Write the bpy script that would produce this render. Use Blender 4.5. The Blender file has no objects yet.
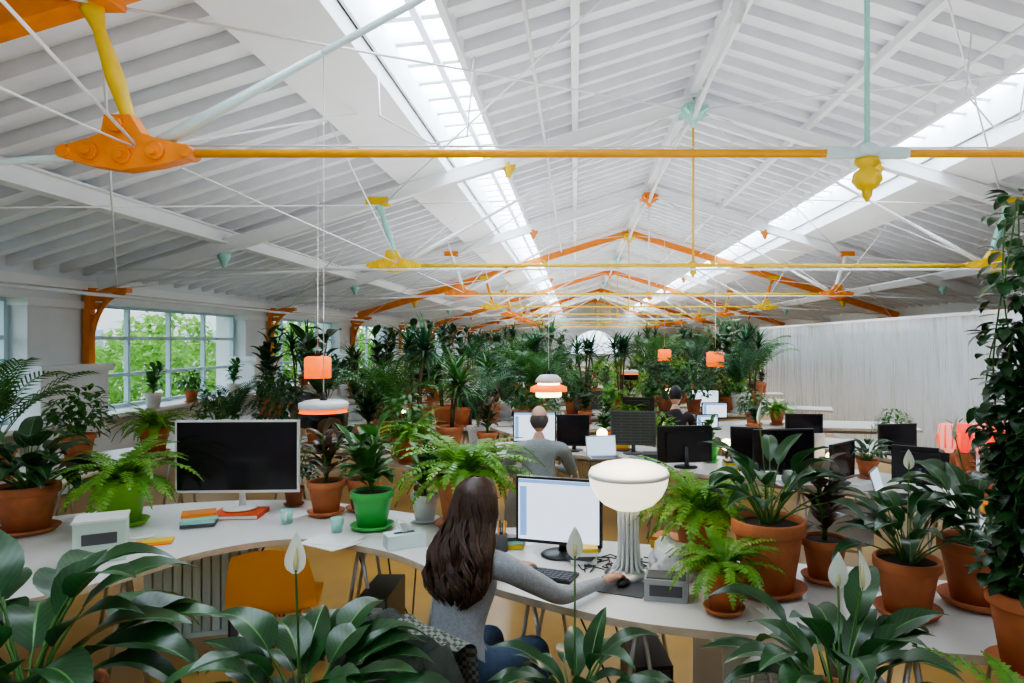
import bpy, math, random
from math import sin, cos, pi, radians
from mathutils import Vector, Matrix, noise
random.seed(7)
CAMZ=1.95
scene=bpy.context.scene
COL=scene.collection
try: scene.view_settings.look='AgX - Medium High Contrast'
except Exception: pass
# ------------------------------------------------------------------ materials
MATS={}
def pm(name,col,rough=.5,metal=0,emis=None,es=0,var=0,vscale=8,bump=0,bscale=30,trans=0,coat=0):
    if name in MATS: return MATS[name]
    m=bpy.data.materials.new(name); m.use_nodes=True; nt=m.node_tree; N=nt.nodes; L=nt.links
    p=N['Principled BSDF']; p.inputs['Base Color'].default_value=(*col,1)
    p.inputs['Roughness'].default_value=rough; p.inputs['Metallic'].default_value=metal
    if coat: p.inputs['Coat Weight'].default_value=coat
    if emis: p.inputs['Emission Color'].default_value=(*emis,1); p.inputs['Emission Strength'].default_value=es
    if var or bump:
        tc=N.new('ShaderNodeTexCoord')
    if var:
        n=N.new('ShaderNodeTexNoise'); n.inputs['Scale'].default_value=vscale; n.inputs['Detail'].default_value=4
        L.new(tc.outputs['Object'],n.inputs['Vector'])
        r=N.new('ShaderNodeValToRGB'); r.color_ramp.elements[0].position=.3; r.color_ramp.elements[1].position=.7
        r.color_ramp.elements[0].color=(*[c*(1-var) for c in col],1); r.color_ramp.elements[1].color=(*[min(1,c*(1+var)) for c in col],1)
        L.new(n.outputs['Fac'],r.inputs['Fac']); L.new(r.outputs['Color'],p.inputs['Base Color'])
    if bump:
        n2=N.new('ShaderNodeTexNoise'); n2.inputs['Scale'].default_value=bscale
        L.new(tc.outputs['Object'],n2.inputs['Vector'])
        bp=N.new('ShaderNodeBump'); bp.inputs['Strength'].default_value=bump; bp.inputs['Distance'].default_value=.02
        L.new(n2.outputs['Fac'],bp.inputs['Height']); L.new(bp.outputs['Normal'],p.inputs['Normal'])
    MATS[name]=m; return m
def leafmat(name,c1,c2,rough=.35,trans=.22):
    m=bpy.data.materials.new(name); m.use_nodes=True; nt=m.node_tree; N=nt.nodes; L=nt.links
    p=N['Principled BSDF']; p.inputs['Roughness'].default_value=rough
    tc=N.new('ShaderNodeTexCoord'); n=N.new('ShaderNodeTexNoise'); n.inputs['Scale'].default_value=6; n.inputs['Detail'].default_value=3
    L.new(tc.outputs['Object'],n.inputs['Vector'])
    sep=N.new('ShaderNodeSeparateXYZ'); L.new(tc.outputs['UV'],sep.inputs['Vector'])
    ab=N.new('ShaderNodeMath'); ab.operation='ABSOLUTE'; L.new(sep.outputs['X'],ab.inputs[0])
    ma=N.new('ShaderNodeMath'); ma.operation='MULTIPLY_ADD'; L.new(sep.outputs['Y'],ma.inputs[0]); ma.inputs[1].default_value=1.0; 
    mb=N.new('ShaderNodeMath'); mb.operation='MULTIPLY'; L.new(ab.outputs[0],mb.inputs[0]); mb.inputs[1].default_value=-.25
    L.new(mb.outputs[0],ma.inputs[2])
    mc=N.new('ShaderNodeMath'); mc.operation='MULTIPLY'; L.new(ma.outputs[0],mc.inputs[0]); mc.inputs[1].default_value=75
    ms=N.new('ShaderNodeMath'); ms.operation='SINE'; L.new(mc.outputs[0],ms.inputs[0])
    md=N.new('ShaderNodeMath'); md.operation='MULTIPLY_ADD'; L.new(ms.outputs[0],md.inputs[0]); md.inputs[1].default_value=.07; L.new(n.outputs['Fac'],md.inputs[2])
    r=N.new('ShaderNodeValToRGB'); r.color_ramp.elements[0].position=.33; r.color_ramp.elements[1].position=.7
    r.color_ramp.elements[0].color=(*c1,1); r.color_ramp.elements[1].color=(*c2,1)
    L.new(md.outputs[0],r.inputs['Fac']); L.new(r.outputs['Color'],p.inputs['Base Color'])
    t=N.new('ShaderNodeBsdfTranslucent'); 
    hs=N.new('ShaderNodeHueSaturation'); hs.inputs['Value'].default_value=1.6; L.new(r.outputs['Color'],hs.inputs['Color']); L.new(hs.outputs['Color'],t.inputs['Color'])
    mx=N.new('ShaderNodeMixShader'); mx.inputs[0].default_value=trans
    L.new(p.outputs[0],mx.inputs[1]); L.new(t.outputs[0],mx.inputs[2]); L.new(mx.outputs[0],N['Material Output'].inputs[0])
    MATS[name]=m; return m
LD=leafmat('leaf_dark',(.010,.045,.012),(.026,.10,.026),.3)
LM=leafmat('leaf_mid',(.022,.095,.014),(.065,.21,.03),.4)
LL=leafmat('leaf_light',(.09,.25,.02),(.22,.43,.04),.45,.35)
LB=leafmat('leaf_blue',(.015,.065,.028),(.045,.15,.055),.4)
LR=leafmat('leaf_red',(.06,.02,.02),(.10,.07,.03),.35)
LO=leafmat('leaf_outside_sunlit',(.10,.24,.04),(.28,.48,.10),.6,.4)  # paler outdoor leaves, sunlight put into their colour
RIB=pm('leaf_rib',(.09,.22,.05),.4)
STEM=pm('stem_green',(.08,.2,.04),.5)
WOODST=pm('stem_wood',(.16,.10,.06),.8,var=.3)
SPA=pm('spathe_white',(.85,.87,.78),.5); SPX=pm('spadix',(.75,.72,.4),.7)
TER=pm('terracotta',(.52,.17,.065),.75,var=.18,vscale=9,bump=.15)
TER2=pm('terracotta_dark',(.38,.13,.06),.8,var=.25,vscale=7)
LIME=pm('pot_lime',(.22,.52,.03),.35); PGRN=pm('pot_green',(.08,.48,.10),.35)
PWH=pm('pot_white',(.75,.76,.74),.35,var=.05); SOIL=pm('soil',(.035,.022,.015),.95,var=.4,vscale=40)
WHITE=pm('white_paint',(.83,.85,.86),.5,var=.03,vscale=2)
WHB=pm('white_boards',(.82,.84,.87),.55,var=.06,vscale=3)
WALLW=pm('wall_plaster',(.74,.78,.80),.7,var=.04,vscale=2)
ORG=pm('paint_orange',(.82,.24,.015),.4,var=.12,vscale=6); YEL=pm('paint_yellow',(.82,.54,.01),.4,var=.08)
MUS=pm('paint_mustard',(.80,.36,.012),.4,var=.08); TEA=pm('paint_teal',(.36,.70,.62),.45,var=.06); PALE=pm('paint_pale',(.62,.76,.76),.45)
DESK=pm('desk_white',(.72,.70,.67),.28,var=.03,vscale=3); PLY=pm('desk_edge',(.50,.42,.32),.5,var=.2)
STEEL=pm('steel',(.55,.56,.58),.3,1); BLACK=pm('black_plastic',(.015,.015,.017),.35); SCRB=pm('screen_black',(.012,.010,.014),.12)
DGREY=pm('dark_grey',(.08,.08,.09),.5); GREY=pm('grey_plastic',(.35,.36,.37),.5); ALU=pm('white_plastic',(.78,.78,.77),.3)
FLOORM=pm('floor_ochre',(.42,.24,.06),.35,var=.12,vscale=1.5)
# ------------------------------------------------------------------ builder
class B:
    def __init__(s): s.v=[];s.f=[];s.m=[];s.sm=[];s.uv=[];s.mats=[]
    def mi(s,mat):
        if mat not in s.mats: s.mats.append(mat)
        return s.mats.index(mat)
    def add(s,vs,fs,mat,smooth=False,uvs=None):
        o=len(s.v); s.v+= [tuple(v) for v in vs]; k=s.mi(mat)
        s.uv+= uvs if uvs else [(0,0)]*len(vs)
        for f in fs: s.f.append([i+o for i in f]); s.m.append(k); s.sm.append(smooth)
    def box(s,c,sz,mat,M=None):
        x,y,z=[a/2 for a in sz]; vs=[Vector((a*x,b*y,d*z)) for a in(-1,1) for b in(-1,1) for d in(-1,1)]
        if M: vs=[M@v for v in vs]
        c=Vector(c); s.add([v+c for v in vs],[(0,1,3,2),(4,6,7,5),(0,4,5,1),(2,3,7,6),(0,2,6,4),(1,5,7,3)],mat)
    def bar(s,p0,p1,w,h,mat,up=Vector((0,0,1))):
        p0=Vector(p0);p1=Vector(p1); d=p1-p0; L=d.length; d.normalize(); sd=d.cross(up).normalized(); u=sd.cross(d)
        M=Matrix((sd,d,u)).transposed(); s.box((p0+p1)/2,(w,L,h),mat,M)
    def tube(s,pts,rs,mat,n=8,cap=True,smooth=True):
        pts=[Vector(p) for p in pts]
        if not hasattr(rs,'__len__'): rs=[rs]*len(pts)
        vs=[];ref=None
        for i,p in enumerate(pts):
            d=(pts[min(i+1,len(pts)-1)]-pts[max(i-1,0)]); 
            if d.length<1e-9: d=Vector((0,0,1))
            d.normalize()
            if ref is None:
                ref=d.cross(Vector((0,0,1)) if abs(d.z)<.9 else Vector((1,0,0))).normalized()
            a=(ref-d*ref.dot(d)).normalized(); ref=a; b=d.cross(a)
            for j in range(n):
                t=2*pi*j/n; vs.append(p+(a*cos(t)+b*sin(t))*rs[i])
        fs=[(i*n+j,i*n+(j+1)%n,(i+1)*n+(j+1)%n,(i+1)*n+j) for i in range(len(pts)-1) for j in range(n)]
        if cap: fs+= [tuple(range(n-1,-1,-1)),tuple((len(pts)-1)*n+j for j in range(n))]
        s.add(vs,fs,mat,smooth)
    def lathe(s,c,prof,mat,n=24,M=None,smooth=True):
        vs=[];c=Vector(c)
        for r,z in prof:
            for j in range(n):
                t=2*pi*j/n; v=Vector((r*cos(t),r*sin(t),z)); 
                if M: v=M@v
                vs.append(c+v)
        fs=[(i*n+j,i*n+(j+1)%n,(i+1)*n+(j+1)%n,(i+1)*n+j) for i in range(len(prof)-1) for j in range(n)]
        s.add(vs,fs,mat,smooth)
    def ell(s,c,r,mat,n=12,M=None):
        vs=[];c=Vector(c);h=n//2+1
        for i in range(h+1):
            a=pi*i/h-pi/2
            for j in range(n):
                t=2*pi*j/n; v=Vector((r[0]*cos(a)*cos(t),r[1]*cos(a)*sin(t),r[2]*sin(a)))
                if M: v=M@v
                vs.append(c+v)
        s.add(vs,[(i*n+j,i*n+(j+1)%n,(i+1)*n+(j+1)%n,(i+1)*n+j) for i in range(h) for j in range(n)],mat,True)
    def exy(s,poly,y0,y1,mat):   # extrude XZ polygon along Y
        n=len(poly); vs=[(x,y0,z) for x,z in poly]+[(x,y1,z) for x,z in poly]
        s.add(vs,[(i,(i+1)%n,n+(i+1)%n,n+i) for i in range(n)]+[tuple(range(n-1,-1,-1)),tuple(range(n,2*n))],mat)
    def leaf(s,p,az,el,L,W,droop,mat,seg=6,fold=.3,k=.75,pw=1.,rib=None,wav=0):
        p=Vector(p); sd=Vector((-sin(az),cos(az),0)); rows=[];uvs=[];ph=random.random()*6
        for i in range(seg+1):
            t=i/seg; e=el-droop*t
            d=Vector((cos(az)*cos(e),sin(az)*cos(e),sin(e)))
            if i: p=p+d*(L/seg)
            up=sd.cross(d)*-1
            if up.z<0 and abs(e)<pi/2: up=-up
            w=W/2*max(.02,sin(pi*min(1,max(0,t*.97+.015))**k))**pw
            if i==seg: w=W*.01
            o=up*(w*fold+ (wav*w*sin(ph+t*9) if wav else 0)); o2=up*(w*fold- (wav*w*sin(ph+t*9+1) if wav else 0))
            if rib:
                rows.append([p+sd*w+o,p+sd*w*.045,p-sd*w*.045,p-sd*w+o2]); uvs+=[(1,t),(0.07,t),(-.07,t),(-1,t)]
            else:
                rows.append([p+sd*w+o,p,p-sd*w+o2]); uvs+=[(1,t),(0,t),(-1,t)]
        c=len(rows[0]); vs=[v for r in rows for v in r]
        if rib:
            s.add(vs,[(i*c+j,i*c+j+1,(i+1)*c+j+1,(i+1)*c+j) for i in range(seg) for j in (0,2)],mat,True,uvs)
            s.add(vs,[(i*c+1,i*c+2,(i+1)*c+2,(i+1)*c+1) for i in range(seg)],rib,True,uvs)
        else:
            s.add(vs,[(i*c+j,i*c+j+1,(i+1)*c+j+1,(i+1)*c+j) for i in range(seg) for j in (0,1)],mat,True,uvs)
        return p
    def mesh(s,name):
        me=bpy.data.meshes.new(name); me.from_pydata(s.v,[],s.f); 
        for m in s.mats: me.materials.append(m)
        me.polygons.foreach_set('material_index',s.m); me.polygons.foreach_set('use_smooth',s.sm)
        uvl=me.uv_layers.new(name='UVMap'); arr=[]
        li=[0]*len(me.loops); me.loops.foreach_get('vertex_index',li)
        for i in li: arr+=s.uv[i]
        uvl.data.foreach_set('uv',arr); me.update(); return me
    def obj(s,name,loc=(0,0,0),rz=0,parent=None):
        return place(name,s.mesh(name),loc,rz,1,parent)
def place(name,me,loc=(0,0,0),rz=0,sc=1,parent=None):
    o=bpy.data.objects.new(name,me); o.location=loc; o.rotation_euler=(0,0,rz)
    o.scale=(sc,sc,sc) if not hasattr(sc,'__len__') else sc
    COL.objects.link(o)
    if parent: o.parent=parent
    return o
def empty(name,loc=(0,0,0),rz=0):
    o=bpy.data.objects.new(name,None); o.location=loc; o.rotation_euler=(0,0,rz); o.empty_display_size=.1; COL.objects.link(o); return o
U=random.uniform
# ------------------------------------------------------------------ room shell
Y0,Y1=-2.2,56
XR,XL,XE,XW=1.6,-6.43,9.63,-6.65
def zr(x): return 5.47-.315*abs(x-XR)
def slab(b,xa,xb,t0,t1,y0,y1,mat):
    b.exy([(xa,zr(xa)+t0),(xb,zr(xb)+t0),(xb,zr(xb)+t1),(xa,zr(xa)+t1)],y0,y1,mat)
b=B(); b.box((1.4,(Y0+Y1)/2,-.05),(17.6,Y1-Y0,.1),FLOORM); b.obj('floor')
b=B()
for xa,xb in ((-7.5,-1.78),(-1.05,1.6),(1.6,4.25),(4.98,10.2)): slab(b,xa,xb,.09,.2,Y0,Y1,WHB)
def joist(b,xa,xb,y,w,d):
    b.exy([(xa,zr(xa)+.1-d),(xb,zr(xb)+.1-d),(xb,zr(xb)+.1),(xa,zr(xa)+.1)],y,y+w,WHB)
y=Y0+.1
while y<Y1-.2:
    for xa,xb in ((-7.3,-2.2),(-1.05,1.6),(1.6,4.25),(5.4,10.0)):
        joist(b,xa,xb,y,.09,.13)
        if y<26: joist(b,xa,xb,y+.13,.25,.03)
    y+=.42
b.obj('ceiling')
# skylights
SKY=pm('skylight_glass',(.9,.95,1),.4,emis=(.76,.89,1),es=13)
for side in (0,1):
    b=B()
    mx=(lambda x:x) if side==0 else (lambda x:3.2-x)
    def P(pts): 
        q=[(mx(x),z) for x,z in pts]; return q if side==0 else q[::-1]
    za,zb=zr(mx(-2.3)),zr(mx(-1.78))
    b.exy(P([(-2.3,za-.14),(-1.78,zb-.14),(-1.78,zb+.2),(-2.3,za+.2)]),Y0,Y1,WHITE)
    b.exy(P([(-2.36,za-.18),(-1.72,zb-.16),(-1.72,zb-.145),(-2.36,za-.165)]),Y0,Y1,WHITE)
    z1=zr(-1.05)
    b.exy(P([(-1.77,zb+.1),(-1.74,zb+.1),(-1.74,zb+.62),(-1.77,zb+.62)]),Y0,Y1,WHITE)
    b.exy(P([(-1.08,z1-.08),(-1.02,z1-.08),(-1.02,z1+.42),(-1.08,z1+.42)]),Y0,Y1,WHITE)
    y=Y0+.3
    while y<Y1:
        b.exy(P([(-1.76,zb+.42),(-1.05,z1+.26),(-1.05,z1+.34),(-1.76,zb+.5)]),y,y+.09,WHITE); y+=.5
    b.exy(P([(-1.45,zb+.42),(-1.38,zb+.42),(-1.38,zb+.5),(-1.45,zb+.5)]),Y0,Y1,WHITE)
    b.obj('trim_skylight_beam')
    b=B(); b.exy(P([(-1.74,zb+.56),(-1.08,z1+.36),(-1.08,z1+.38),(-1.74,zb+.58)]),Y0,Y1,SKY); b.obj('window_skylight')
for i,x in enumerate((-4.75,7.95,XR,-.0,3.2)):
    b=B(); z=zr(x)
    if i<2:
        b.box((x,(Y0+Y1)/2,z-.02),(.16,Y1-Y0,.02),WHITE); b.box((x,(Y0+Y1)/2,z-.1),(.03,Y1-Y0,.16),WHITE); b.box((x,(Y0+Y1)/2,z-.19),(.16,Y1-Y0,.025),WHITE)
    elif i==2: b.box((x,(Y0+Y1)/2,z-.08),(.12,Y1-Y0,.2),WHITE)
    else: b.box((x,(Y0+Y1)/2,z-.05),(.08,Y1-Y0,.1),WHITE)
    b.obj('trim_purlin')
TR=[3.74+5.5*k for k in range(-1,10)]
b=B()
b.box((XW-.3,(Y0+Y1)/2,.45),(.5,Y1-Y0,.9),WALLW)
b.box((XW-.26,(Y0+Y1)/2,2.81),(.5,Y1-Y0,.66),WALLW)
b.box((XW+.03,(Y0+Y1)/2,2.70),(.14,Y1-Y0,.12),WHITE)
for t in TR:
    b.box((XW-.3,t-.4,1.45),(.6,1.1,2.05),WALLW)
    b.box((XW-.2,t-.4,2.44),(.5,1.2,.1),WHITE)
    b.box((XW-.05,t-.4,1.6),(.6,1.3,.1),WALLW); b.box((XW-.1,t-.4,.8),(.6,1.2,1.55),WALLW)
b.box((XW-.05,(Y0+Y1)/2,.92),(.7,Y1-Y0,.05),WHITE)
b.obj('wall_left')
FRM=pm('window_frame',(.50,.68,.75),.4)
for i in range(len(TR)-1):
    b=B(); y0=TR[i]+.2; y1=TR[i+1]-1.0; x=XW-.25
    for yy in [y0+(y1-y0)*k/4 for k in range(5)]: b.box((x,yy,1.7),(.07,.07 if yy in(y0,y1) else .05,1.52),FRM)
    for zz in (.98,1.45,2.0,2.46): b.box((x,(y0+y1)/2,zz),(.065,y1-y0,.05),FRM)
    b.obj('window_%d'%(i+1))
b=B(); b.box((XE+.25,(Y0+Y1)/2,1.5),(.5,Y1-Y0,3.2),WALLW); b.obj('wall_right')
b=B(); b.box((1.4,Y0-.1,2.9),(17.6,.2,5.8),WALLW); b.obj('wall_back')
b=B(); r=1.95; cz=.95; n=24
pts=[(XR+r*cos(pi*k/n),cz+r*sin(pi*k/n)) for k in range(n+1)]
ZT=5.8
for k in range(n):
    (xa,za),(xb,zb)=pts[k],pts[k+1]
    b.add([(xa,Y1,za),(xb,Y1,zb),(xb,Y1,ZT),(xa,Y1,ZT)],[(0,1,2,3)],WALLW)
b.box((XL+(XR-r-XL)/2-.4,Y1+.1,2.9),(XR-r-XL+.8,.2,5.8),WALLW); b.box(((XR+r+XE)/2+.2,Y1+.1,2.9),(XE-XR-r+.4,.2,5.8),WALLW)
b.box((XR,Y1+.1,.475),(2*r,.2,.95),WALLW); b.obj('wall_far')
b=B()
for k in range(1,8): a=pi*k/8; b.bar((XR,Y1-.05,cz),(XR+r*cos(a),Y1-.05,cz+r*sin(a)),.05,.05,FRM)
for rr in (.8,1.93):
    for k in range(n): a=pi*k/n;c=pi*(k+1)/n; b.bar((XR+rr*cos(a),Y1-.05,cz+rr*sin(a)),(XR+rr*cos(c),Y1-.05,cz+rr*sin(c)),.05,.06,FRM)
b.obj('window_arch')
CX=5.35
def curtain():
    m=bpy.data.materials.new('plastic_curtain'); m.use_nodes=True; N=m.node_tree.nodes; L=m.node_tree.links; p=N['Principled BSDF']
    p.inputs['Roughness'].default_value=.13; p.inputs['Coat Weight'].default_value=.8; p.inputs['Coat Roughness'].default_value=.06
    tc=N.new('ShaderNodeTexCoord'); mp=N.new('ShaderNodeMapping'); mp.inputs['Scale'].default_value=(1,3.2,.5)
    n=N.new('ShaderNodeTexNoise'); n.inputs['Scale'].default_value=1.8; n.inputs['Detail'].default_value=4
    L.new(tc.outputs['Object'],mp.inputs['Vector']); L.new(mp.outputs[0],n.inputs['Vector'])
    bp=N.new('ShaderNodeBump'); bp.inputs['Strength'].default_value=.9; bp.inputs['Distance'].default_value=.07
    L.new(n.outputs['Fac'],bp.inputs['Height']); L.new(bp.outputs['Normal'],p.inputs['Normal']); L.new(bp.outputs['Normal'],p.inputs['Coat Normal'])
    r=N.new('ShaderNodeValToRGB'); r.color_ramp.elements[0].color=(.78,.85,.91,1); r.color_ramp.elements[1].color=(.94,.97,.99,1)
    L.new(n.outputs['Fac'],r.inputs['Fac']); L.new(r.outputs[0],p.inputs['Base Color'])
    b=B(); ys=[5.5+.1*k for k in range(143)]; zs=[.05,.8,1.6,2.0,2.32]; vs=[]
    for yy in ys:
        for z in zs: vs.append((CX+.010*sin(yy*5)+.006*sin(yy*13+z*2),yy,z))
    nz=len(zs); b.add(vs,[(i*nz+j,i*nz+j+1,(i+1)*nz+j+1,(i+1)*nz+j) for i in range(len(ys)-1) for j in range(nz-1)],m,True)
    b.box((CX+.02,12.6,2.33),(.08,14.3,.05),WHITE); b.box((CX+.02,12.6,.03),(.08,14.3,.06),WHITE)
    for k in range(6): b.box((CX+.1,5.6+2.8*k,1.18),(.05,.05,2.3),WHITE)
    b.obj('wall_plastic_curtain')
curtain()
# ------------------------------------------------------------------ trusses
def finial(b,c,mat,s=1):
    b.lathe(c,[(0,0),(.075*s,0),(.08*s,-.03*s),(.045*s,-.06*s),(.085*s,-.09*s),(.095*s,-.14*s),(.06*s,-.19*s),(.035*s,-.2*s),(.03*s,-.24*s),(.012*s,-.27*s),(0,-.28*s)],mat,14)
def casting(b,c,mat,sg=1):
    x,y,z=c
    def disc(cx,cz,r,t=.08,m=mat):
        b.lathe((x+cx*sg,y,z+cz),[(0,-t/2),(r*.9,-t/2),(r,-t/2+.006),(r,t/2-.006),(r*.9,t/2),(0,t/2)],m,18,Matrix.Rotation(pi/2,3,'X'),False)
    out=[(-.34,-.035),(-.2,-.075),(-.02,-.1),(.16,-.075),(.32,-.035),(.32,.035),(.17,.07),(.08,.1),(.02,.2),(-.12,.2),(-.14,.1),(-.2,.075),(-.34,.035)]
    pl=[(x+sg*a,z+c_) for a,c_ in out]
    if sg<0: pl=pl[::-1]
    b.exy(pl,y-.045,y+.045,mat)
    disc(-.34,0,.037,.12); disc(.32,0,.037,.12)
    for a,c_ in ((-.2,0),(-.02,-.02),(.16,0)): disc(a,c_,.05,.13); disc(a,c_,.025,.18)
    disc(-.05,.14,.04,.14)
def truss(Y,raf,tie,node,strut,king,apexm,upt,fin,first=False):
    b=B(); AP=(XR,Y,5.17); EL=(XL+.0,Y,2.72); ER=(XE-.05,Y,2.72); NL=(-2.38,Y,2.98); NR=(5.58,Y,2.98)
    def zt(x): return 5.22-.315*abs(x-XR)
    SL=(-2.66,Y,zt(-2.66)-.06); SR=(5.86,Y,zt(5.86)-.06)
    for E in (EL,ER):
        for o in (-.05,.05):
            b.bar((E[0],Y+o,E[2]),(AP[0],Y+o,AP[2]),.02,.15,raf)
        b.bar((E[0],Y,E[2]+.08),(AP[0],Y,AP[2]+.08),.14,.02,raf)
        b.bar((E[0],Y,E[2]-.08),(AP[0],Y,AP[2]-.08),.14,.02,raf)
    R=.023
    b.tube([(NL[0]+.2,Y,NL[2]),(NR[0]-.2,Y,NR[2])],R,tie,10)
    for Nn,S,E in ((NL,SL,EL),(NR,SR,ER)):
        sg=1 if Nn is NL else -1
        b.tube([Nn,AP],[.02,.02],upt,8)
        b.tube([Nn,Vector(Nn).lerp(Vector(AP),.25)],[.04,.02],upt,8)
        b.tube([Nn,(E[0],Y,E[2]+.02)],.02,upt,8)
        v=[Vector(Nn).lerp(Vector(S),t) for t in (0,.12,.2,.5,.8,.9,1)]
        b.tube(v,[.045,.045,.032,.048,.032,.05,.07],strut,12)
        casting(b,(Nn[0]-.05*sg,Y,Nn[2]),node,sg)
        b.box((S[0],Y,S[2]+.02),(.3,.16,.1),node)
        for xx,mt in ((-4.75,TEA if raf is WHITE else node),(-.9,node)):
            x2=xx if sg==1 else 3.2-xx
            b.lathe((x2,Y,zt(x2)-.16),[(0,-.12),(.03,-.1),(.05,-.04),(.09,.02),(.10,.08),(0,.08)],mt,4)
        ex=(XW+.02) if sg==1 else E[0]; o=sg; bm=ORG if raf is not WHITE or node is YEL else node
        b.box((ex+.05*o,Y,2.13),(.09,.12,.98),bm); b.box((ex+.30*o,Y,2.64),(.6,.12,.06),bm)
        arc=[(ex+.08*o+.45*o*(1-cos(a)),Y,1.85+.76*sin(a)) for a in [pi/2*k/10 for k in range(11)]]
        b.tube(arc,.035,bm,8)
        for a in (.3,.6,.9,1.2): b.box((ex+.06*o+.2*o*(1-cos(a)),Y,1.85+.74*sin(a)),(.06+.36*(1-cos(a)),.04,.09),bm)
    b.tube([AP,(XR,Y,2.98)],.016,king,8)
    b.box((XR,Y,2.98),(.45,.05,.05),PALE if king is TEA else tie); b.ell((XR,Y,2.99),(.07,.06,.05),PALE if king is TEA else tie)
    finial(b,(XR,Y,2.95),fin,.85 if first else .5)
    b.lathe((XR,Y,5.05),[(0,-.22),(.03,-.2),(.06,-.12),(.16,-.06),(.2,.02),(.14,.1),(0,.12)],apexm,10)
    for a in range(6): b.bar((XR,Y,5.0),(XR+.3*cos(a*pi/3),Y+.3*sin(a*pi/3),5.05),.04,.06,apexm)
    b.obj('roof_truss')
truss(TR[0],WHITE,WHITE,YEL,YEL,TEA,TEA,PALE,YEL)
truss(TR[1],ORG,MUS,ORG,YEL,TEA,TEA,PALE,YEL,True)
truss(TR[2],WHITE,YEL,YEL,TEA,YEL,TEA,WHITE,YEL)
truss(TR[3],WHITE,YEL,ORG,WHITE,WHITE,ORG,WHITE,ORG)
truss(TR[4],ORG,YEL,YEL,ORG,YEL,YEL,WHITE,YEL)
for k in range(5,11):
    o=(k%2==1); truss(TR[k],WHITE if o else ORG,YEL if o else WHITE,ORG,YEL,YEL,TEA if o else ORG,WHITE,YEL)
b=B()
def zt(x): return 5.22-.315*abs(x-XR)
for k in range(0,7):
    ya,yb=TR[k],TR[k+1]
    for xa,xb in ((-6.2,-2.6),(-2.6,1.5)):
        for f in (0,1):
            A,Bx=(xa,xb) if f==0 else (3.2-xa,3.2-xb)
            b.tube([(A,ya,zt(A)-.1),(Bx,yb,zt(Bx)-.1)],.01,WHITE,6); b.tube([(Bx,ya,zt(Bx)-.1),(A,yb,zt(A)-.1)],.01,WHITE,6)
    for x in (-2.38,5.58):
        b.tube([(x,ya,3.0),(x+.3*(1 if x<0 else -1),(ya+yb)/2,zr(x)-.1)],.009,WHITE,6); b.tube([(x,yb,3.0),(x,(ya+yb)/2,zr(x)-.1)],.009,WHITE,6)
        b.tube([(x,ya,3.0),(x,yb,3.0)],.006,WHITE,5)
    b.tube([(XR,ya,5.05),(XR,yb,5.05)],.03,WHITE,6)
    b.tube([(XR,yb,4.95),(XR+.05,(ya+yb)/2,zr(XR)-.15)],.035,WHITE,6)
    b.tube([(XR,ya,4.95),(XR+.05,(ya+yb)/2,zr(XR)-.15)],.035,WHITE,6)
b.tube([(-2.4,3.9,3.07),(2,3.9,3.055),(6,3.9,3.07)],.006,WHITE,5)
b.tube([(-6.3,9.0,2.9),(9.5,9.0,2.9)],.014,WHITE,5); b.tube([(-6.3,14.5,2.92),(9.5,14.5,2.92)],.014,WHITE,5)
b.tube([(-6.1,Y0,2.55),(-6.1,50,2.55)],.025,WHITE,6)
b.tube([(-.4,Y0,4.6),(-.4,50,4.6)],.02,WHITE,6); b.tube([(3.7,Y0,4.55),(3.7,50,4.55)],.02,WHITE,6)
b.obj('roof_bracing_rods')
b=B()
b.tube([(-1.7,5.9,4.3),(-1.6,5.6,3.8),(-1.2,5.7,3.6),(-.95,6,3.75),(-.9,6.1,4.5)],.009,WHITE,5)
b.tube([(3.6,6.2,4.75),(3.55,6.2,4.2),(3.8,6.2,3.9),(4.1,6.3,4.0),(4.2,6.3,4.6)],.009,WHITE,5)
b.obj('hanging_cables')
b=B(); b.tube([(.98,4.1,4.9),(.98,4.1,4.02)],.008,WHITE,6); b.lathe((.98,4.1,3.9),[(0,.14),(.03,.13),(.035,.08),(.05,.05),(.03,.0),(.02,-.04),(0,-.04)],WHITE,12); b.obj('ceiling_spotlight')
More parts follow.
